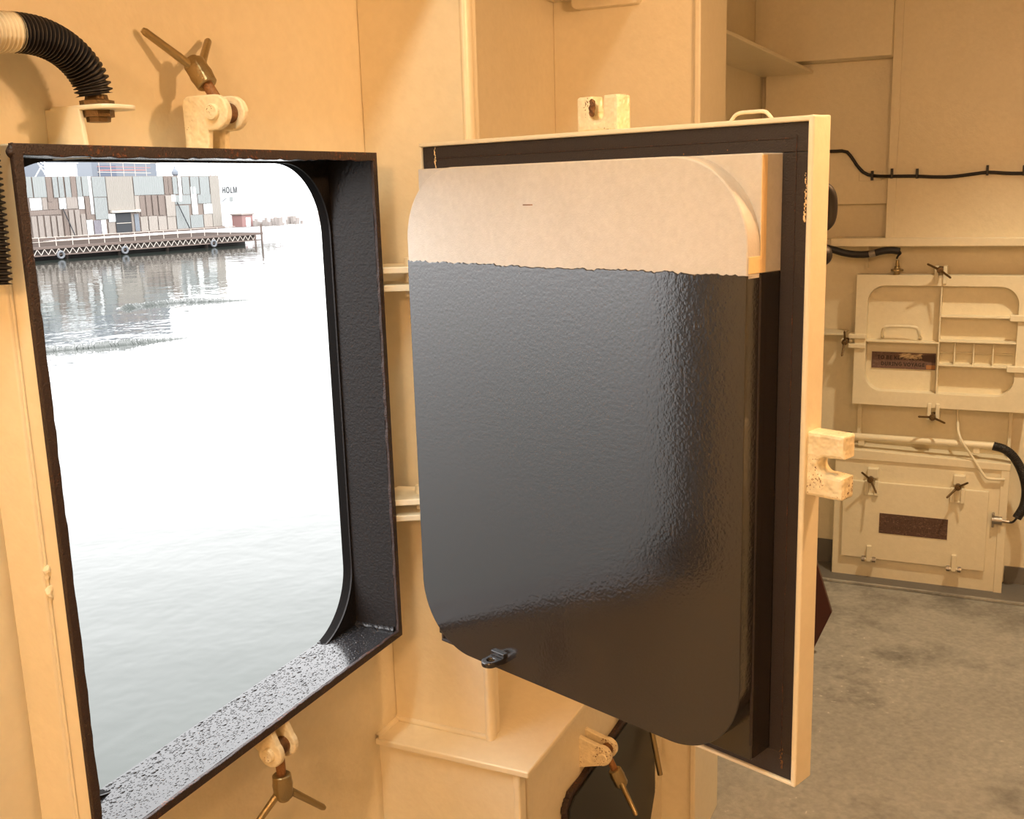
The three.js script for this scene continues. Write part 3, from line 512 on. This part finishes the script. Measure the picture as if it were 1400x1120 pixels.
{ // fluorescent fitting over the window
  const t = thing('strip_light', 'fluorescent strip light under the deck beams over the window', 'lamp', [0.25, 2.43, 0.46]);
  part(t, 'housing', join(bx(-0.64, 0.64, 0.012, 0.06, -0.07, 0.07, 0.006)), M.lampBody);
  for (const x of [-0.4, 0.4]) part(t, 'hanger', join(rod(V(x, 0.06, 0), V(x, CEIL - 2.43, 0), 0.008)), M.lampBody);
  const c = new THREE.Color(0.95, 1, 0.86);
  part(t, 'diffuser', join(bx(-0.6, 0.6, 0.0, 0.013, -0.05, 0.05, 0.004)), std({ color: 0xffffff, emissive: c, emissiveIntensity: 4, roughness: 0.4 }));
  const l = new THREE.RectAreaLight(c, 26, 1.2, 0.1); l.position.set(0, -0.006, 0); l.rotation.x = -Math.PI / 2; t.add(l);
}
// ------------------------------------------------------------------ outside: water, pier, patched shed (water lies 8 m below the eye)
const WATER = -6.4;
{
  const nSea = noiseGrid(512, [6, 11, 23, 47, 96], 21);
  const seaBump = tex(512, (x, y, i) => gray(nSea[i]), 14);
  const water = structure('water');
  const sea = prep(new THREE.PlaneGeometry(1600, 1600, 8, 8).rotateX(-Math.PI / 2).translate(300, WATER, -700));
  part(water, 'surface', sea, phy({ color: 0x2b302c, roughness: 0.05, ior: 1.33, bumpMap: seaBump, bumpScale: 0.03 }));
  const wakeMat = phy({ color: 0x2b302c, ior: 1.33, roughness: 0.12 });
  for (const P of [[[38, -46.5], [40.2, -45.5], [41.8, -44.2], [43.9, -42.8], [45.8, -41.9], [47, -41.2]], [[57, -57.5], [59.5, -57.2], [61.7, -56.3], [62.7, -54.6], [64.1, -52.2], [65, -50.8]]])
  {
    const c = new THREE.CatmullRomCurve3(P.map(([x, z]) => V(x, 0, z))), n = 160, pos = [], idx = [];
    for (let i = 0; i <= n; i++) {   // a low ragged ripple: flat, crest, flat
      const p = c.getPointAt(i / n), t = c.getTangentAt(i / n), k = Math.min(1, i / 14, (n - i) / 60) * rr(0.55, 1.15), w = 0.5 * k + 0.05;
      const side = V(-t.z, 0, t.x), h = [0, 0.30 * k, 0.04 * k, 0], o = [-w * 0.9, 0, w, w * 2];
      for (let q = 0; q < 4; q++) pos.push(p.x - side.x * o[q], WATER + h[q] - 0.003, p.z - side.z * o[q]);
      if (i < n) for (let q = 0; q < 3; q++) { const a = i * 4 + q, b = a + 4; idx.push(a, b, a + 1, b, b + 1, a + 1); }
    }
    const g = new THREE.BufferGeometry(); g.setAttribute('position', new THREE.Float32BufferAttribute(pos, 3)); g.setIndex(idx); g.computeVertexNormals();
    part(water, 'swell_ridge', prep(g), wakeMat);
  }
}
const frameAt = (name, label, cat, x, z, dx, dz, group) => thing(name, label, cat, [x, WATER, z], group, Math.atan2(-dz, dx));
{
  const C = { // overcast-lit sheet metal, wood and paint
    l: 0x858988, d: 0x74675f, w: 0xd0d3d2, g: 0x8b857d, t: 0x8a817a, m: 0x77737a, b: 0x70767e, p: 0x948c84 };
  const mat = Object.fromEntries(Object.entries(C).map(([k, c]) => [k, std({ color: c, roughness: 0.6, bumpMap: fineBump, bumpScale: 0.0005 })]));
  const brown = std({ color: 0x62544d, roughness: 0.8 }), darkDoor = std({ color: 0x2b2d31, roughness: 0.7 }), pale = std({ color: 0xb5aca2, roughness: 0.7 }), deckMat = phy({ color: 0x3a312c, roughness: 0.95, specularIntensity: 0.1 }), pink = std({ color: 0xa8706a, roughness: 0.7 }), white = std({ color: 0xdcdfe0, roughness: 0.6 }), blueGray = std({ color: 0x6a7079, roughness: 0.7 });
  // pier
  const pier = frameAt('pier', 'long low pier on lattice girders standing in the water before the patched shed', 'pier', 100.1, -114.95, 0.977, 0.212);
  part(pier, 'deck', join(ext(poly([[-16, 0], [38, 0], [38, 14], [-16, 26]]), 0.22).rotateX(-Math.PI / 2).translate(0, 1.53, 0)), deckMat);
  part(pier, 'girder_chord', join(bx(-16, 38, 1.45, 1.78, -0.1, 0.12, 0)), brown);
  part(pier, 'girder_chord', join(bx(-16, 37.6, 0.55, 0.72, -0.1, 0.12, 0)), brown);
  part(pier, 'quay_face', join(bx(-16, 37, -1, 1.5, -3.4, -3.2, 0)), std({ color: 0x3a3634, roughness: 0.9 }));
  part(pier, 'girder_web', join(bx(-16, 37, 0.6, 1.5, -0.6, -0.5, 0)), std({ color: 0x4b423d, roughness: 0.9 }));
  const zig = []; for (let s = -16; s < 37; s += 1.0) { zig.push(rod(V(s, 0.7, 0.06), V(s + 0.5, 1.46, 0.06), 0.055, 0.055, 5), rod(V(s + 0.5, 1.46, 0.06), V(s + 1, 0.7, 0.06), 0.055, 0.055, 5)); }
  part(pier, 'girder_lattice', join(zig), pale, { kind: 'stuff' });
  for (const s of [-10, -2, 6, 14, 22, 29]) part(pier, 'pile', join(rod(V(s, -2, -2.5), V(s, 1.5, -2.5), 0.25, 0.25, 10)), brown);
  for (const s of [36.4, 37.7]) part(pier, 'pile', join(rod(V(s, -2, 0.1), V(s, s > 37 ? 3.1 : 1.6, 0.1), 0.16, 0.16, 10)), brown);
  for (const s of [3.6, 13.2, 28.3]) part(pier, 'tyre_fender', join(new THREE.TorusGeometry(0.42, 0.16, 8, 16).translate(s, 0.62, 0.3)), std({ color: 0x6a6c70, roughness: 0.9 }));
  const rail = frameAt('pier_railing', 'pale handrail running along the pier in front of the shed', 'railing', 100.1, -114.95, 0.977, 0.212);
  for (let s = -15; s < 34; s += 2.4) part(rail, 'post', join(rod(V(s, 1.74, -1.6), V(s, 2.95, -1.6), 0.05, 0.05, 6)), pale);
  for (const h of [2.9, 2.35]) part(rail, 'rail', join(rod(V(-16, h, -1.6), V(34, h, -1.6), 0.04, 0.04, 6)), pale);
  // patched shed
  const shed = frameAt('patched_shed', 'long shed patched with grey, white and brown corrugated sheets beyond the water', 'shed', 117.87, -135.33, 0.9989, 0.048);
  part(shed, 'wall', join(bx(-6, 41.5, 1.6, 11.25, -8, -0.06, 0)), mat.d);
  part(shed, 'base_kerb', join(bx(-6, 41.5, 1.6, 2.05, -0.06, 0.5, 0)), brown);
  const ribbed = (n) => { const g = new THREE.PlaneGeometry(1, 1, n * 4, 1), p = g.attributes.position; for (let i = 0; i < p.count; i++) { const k = Math.round((p.getX(i) + 0.5) * n * 4) % 4; p.setZ(i, k < 2 ? 0.06 : 0.0); } return toCreasedNormals(prep(g), 0.3); };
  const sheets = [3, 5, 8, 14].map(ribbed);
  const rows = {
    l: [[-0.1, 0.9, 8.2, 11.3], [1.1, 3.4, 8.2, 11.3], [4.7, 5.6, 8.1, 11.3], [5.8, 6.7, 8.1, 11.3], [7.0, 8.0, 8.1, 11.3], [9.2, 10.1, 8.1, 11.3], [10.3, 11.5, 8.2, 11.3], [12.3, 15.0, 8.0, 11.2], [12.3, 14.9, 4.4, 7.9], [20.9, 27.6, 8.1, 11.2], [29.8, 30.9, 8.1, 11.1], [32.1, 33.8, 8.0, 11.1], [34.1, 36.2, 8.0, 11.1], [36.4, 38.8, 7.9, 11.1], [30.0, 33.8, 6.3, 7.9], [35.6, 38.9, 6.3, 7.9], [30.0, 33.2, 1.9, 6.1], [33.4, 36.5, 1.9, 4.3]],
    d: [[3.5, 4.5, 7.5, 11.3], [8.1, 9.1, 8.1, 11.3], [27.8, 28.7, 8.1, 11.1], [28.8, 29.6, 8.1, 11.1], [3.4, 5.3, 6.3, 7.4], [10.5, 11.4, 4.5, 8.1], [21.9, 23.0, 4.6, 8.0], [23.3, 24.4, 4.6, 8.0], [24.7, 25.8, 4.6, 8.0], [26.1, 27.3, 4.6, 8.0], [0, 5.7, 5.5, 6.2], [6.0, 6.9, 1.9, 6.2]],
    w: [[11.5, 12.1, 5.3, 11.3], [0.2, 2.3, 6.3, 8.1], [5.5, 6.8, 6.3, 8.0], [9.2, 10.3, 6.2, 8.1], [10.4, 11.6, 1.8, 4.4], [13.3, 14.3, 1.8, 4.3], [14.9, 16.3, 3.9, 5.2], [31.1, 31.9, 6.8, 11.15], [29.2, 30.2, 6.8, 8.0], [34.0, 35.4, 4.4, 9.3], [36.9, 39.1, 4.4, 6.2]],
    g: [[15.1, 20.7, 5.8, 11.2], [39.0, 41.4, 2.0, 11.1]],
    t: [[2.4, 3.3, 6.3, 8.1], [6.9, 9.0, 6.3, 8.1], [0.1, 1.0, 2.1, 5.4], [1.3, 2.2, 2.0, 5.4], [2.5, 3.4, 2.0, 5.4], [3.7, 4.5, 2.0, 5.3], [4.8, 5.7, 2.0, 5.3], [7.1, 8.0, 1.9, 6.1], [8.3, 9.2, 1.9, 6.1], [9.4, 10.3, 1.9, 5.4], [14.7, 16.1, 1.8, 3.8], [19.7, 20.2, 2.1, 5.0]],
    m: [[11.8, 13.2, 1.8, 4.3]], b: [[20.4, 21.4, 2.1, 5.0]],
    p: [[20.8, 21.8, 5.2, 8.0], [21.7, 23.3, 1.9, 4.5], [23.5, 25.5, 1.9, 4.5], [25.7, 27.6, 1.9, 4.4], [27.8, 29.9, 4.3, 7.9], [27.8, 29.8, 1.9, 4.2], [36.7, 38.9, 1.9, 4.3]] };
  for (const [k, list] of Object.entries(rows)) for (const [a, b, c, d] of list) {
    const w = b - a, o = part(shed, 'sheet', sheets[w < 1.3 ? 0 : w < 2.4 ? 1 : w < 4 ? 2 : 3], mat[k]);
    o.scale.set(w, d - c, 1); o.position.set((a + b) / 2, (c + d) / 2, 0.02 + 0.05 * rnd());
  }
  part(shed, 'door_opening', join(bx(16.4, 19.7, 2.0, 5.3, -0.05, 0.05, 0)), darkDoor);
  part(shed, 'door_rail', join(bx(16.5, 19.6, 3.55, 3.65, 0.05, 0.1, 0)), pale);
  part(shed, 'door_lintel', join(bx(15.4, 21.6, 5.35, 5.75, 0, 0.5, 0)), pale);
  part(shed, 'prop', join(rod(V(30.2, 6.7, 0.35), V(32.2, 1.9, 0.9), 0.09, 0.09, 6)), darkDoor);
  part(shed, 'prop', join(rod(V(5.9, 6.4, 0.35), V(7.3, 2.0, 0.8), 0.09, 0.09, 6)), darkDoor);
  part(shed, 'mast', join(rod(V(40.5, 11.2, -1), V(40.2, 16, -1), 0.06, 0.06, 6)), pink);
  // things on and behind the shed roof
  const roof = (name, label, cat) => frameAt(name, label, cat, 117.87, -135.33, 0.9989, 0.048);
  const hall = roof('grey_hall', 'large blue grey hall rising behind the patched shed roof', 'hall');
  part(hall, 'wall', join(bx(2, 42, 1.6, 19, -30, -16, 0)), blueGray);
  part(hall, 'window_panel', join(bx(28, 32, 11, 13.6, -15.95, -15.85, 0)), std({ color: 0x505868, roughness: 0.6 }));
  part(hall, 'wall_panel', join(bx(21, 26.5, 11, 17, -15.95, -15.85, 0)), std({ color: 0x767c84, roughness: 0.6 }));
  const cab = roof('roof_cabin', 'white box cabin on the patched shed roof', 'cabin');
  part(cab, 'shell', join(bx(6.4, 10.6, 11.3, 13.3, -3.5, -1, 0.1)), white);
  part(cab, 'roof_edge', join(bx(6.2, 10.8, 13.3, 13.45, -3.7, -0.8, 0.05)), white);
  const gan = roof('gantry_ladder', 'white lattice gantry leaning over the left end of the shed roof', 'gantry');
  for (const s of [0, 1.3]) part(gan, 'stringer', join(rod(V(1.2 + s, 16.5, -1), V(4.6 + s, 11.3, -0.8), 0.09, 0.09, 6)), white);
  for (let k = 0; k < 7; k++) part(gan, 'rung', join(rod(V(1.4 + k * 0.48, 16.2 - k * 0.75, -0.95), V(2.6 + k * 0.48, 15.6 - k * 0.75, -0.9), 0.05, 0.05, 6)), white);
  part(gan, 'leg', join(rod(V(2.6, 11.3, -1), V(4.0, 13, -1), 0.08, 0.08, 6)), white);
  const sc = roof('roof_scaffold', 'thin tube scaffolding on the shed roof beside the hall', 'scaffold');
  for (const s of [15.9, 18.3, 21, 23.5, 26]) part(sc, 'standard', join(rod(V(s, 11.2, -2), V(s, 14.8, -2), 0.045, 0.045, 6)), pale);
  for (const h of [12.0, 12.9, 13.6]) part(sc, 'ledger', join(rod(V(15.5, h, -2), V(27, h - 0.2, -2), 0.05, 0.05, 6)), h === 12.9 ? pink : pale);
  part(sc, 'platform', join(bx(17, 26, 12.25, 12.4, -3.4, -2.1, 0)), pink);
  part(sc, 'platform', join(bx(21.5, 29.5, 13.5, 13.62, -3.4, -2.1, 0)), pale);
  const tank = roof('roof_bell', 'small grey bell shaped buoy on the shed roof ridge', 'buoy');
  part(tank, 'body', join(lathe([[0, 0], [0.35, 0], [0.6, 0.3], [0.6, 0.7], [0.35, 1.15], [0.12, 1.35], [0.1, 1.7], [0, 1.7]], V(31.9, 11.25, -1.2), V(0, 1, 0), 16)), blueGray);
  // beyond the end of the shed
  const box = roof('pier_container', 'small red and white hut at the right end of the shed', 'hut');
  part(box, 'shell', join(bx(43, 46, 1.7, 3.9, 1, 3.5, 0.05)), std({ color: 0x8c6a66, roughness: 0.7 }));
  part(box, 'roof', join(bx(42.8, 46.2, 3.9, 4.2, 0.8, 3.7, 0.05)), std({ color: 0x8a7f78, roughness: 0.7 }));
  part(box, 'door', join(bx(44, 45.2, 1.75, 3.4, 3.5, 3.56, 0)), white);
  const hut = roof('grey_hut', 'low grey hut with pale front right of the patched shed', 'hut');
  part(hut, 'shell', join(bx(42.2, 44.6, 4.2, 6.0, -6, -3, 0.05), bx(42.2, 44.6, 1.6, 4.2, -6, -3.2, 0.05)), std({ color: 0x857e7c, roughness: 0.7 }));
  part(hut, 'front', join(bx(43, 45, 4.0, 5.4, -3, -2.9, 0.02)), white);
  const scrap = []; for (let i = 0; i < 46; i++) { const s = rr(45, 56), z = rr(2, 9), w = rr(0.15, 0.6); scrap.push(bx(s, s + w * 1.6, 1.7, 1.7 + rr(0.3, 1.6), z, z + w, 0)); }
  const sp = roof('scrap_heap', 'heap of small odds and ends at the tip of the pier', 'scrap');
  part(sp, 'pieces', join(scrap), std({ color: 0x8d8580, roughness: 0.8 }), { kind: 'stuff' });
  // far white warehouse with its lettering
  const wh = frameAt('far_warehouse', 'far white warehouse lettered HOLM beyond the right end of the shed', 'warehouse', 209.6, -177.6, 0.66, 0.75);
  part(wh, 'wall', join(bx(-14, 14, 0.4, 11.5, -8, -0.1, 0.1)), white);
  const font = await new FontLoader().loadAsync('fonts/droid/droid_sans_bold.typeface.json');
  const tg = new TextGeometry('HOLM', { font, size: 1.55, depth: 0.12, curveSegments: 4 }); tg.computeBoundingBox(); const bw = tg.boundingBox.max.x - tg.boundingBox.min.x;
  part(wh, 'lettering', prep(tg.scale(3.5 / bw, 1, 1).translate(1.95, 8.0, 0)), std({ color: 0x4a4a4c, roughness: 0.8 }));
  part(wh, 'sloping_bar', join(rod(V(1.6, 5.9, 0.05), V(3.0, 6.9, 0.05), 0.08, 0.08, 6)), std({ color: 0x55575a, roughness: 0.8 }));
  part(wh, 'small_window', join(bx(3.6, 4.4, 6.0, 7.1, -0.1, 0.05, 0)), mat.l);
  const q = frameAt('far_quay', 'pale distant quay on the far side of the water', 'quay', 255, -215, 0.72, 0.69);
  part(q, 'wall', join(bx(-25, 90, -1, 1.6, -6, 0, 0)), std({ color: 0xcfc0ba, roughness: 0.8 }));
  part(q, 'bollard_row', join([-10, 0, 10, 20, 30].map((s) => rod(V(s, 1.5, -0.6), V(s, 2.6, -0.6), 0.3, 0.25, 8))), mat.p);
}
renderer.render(scene, camera);
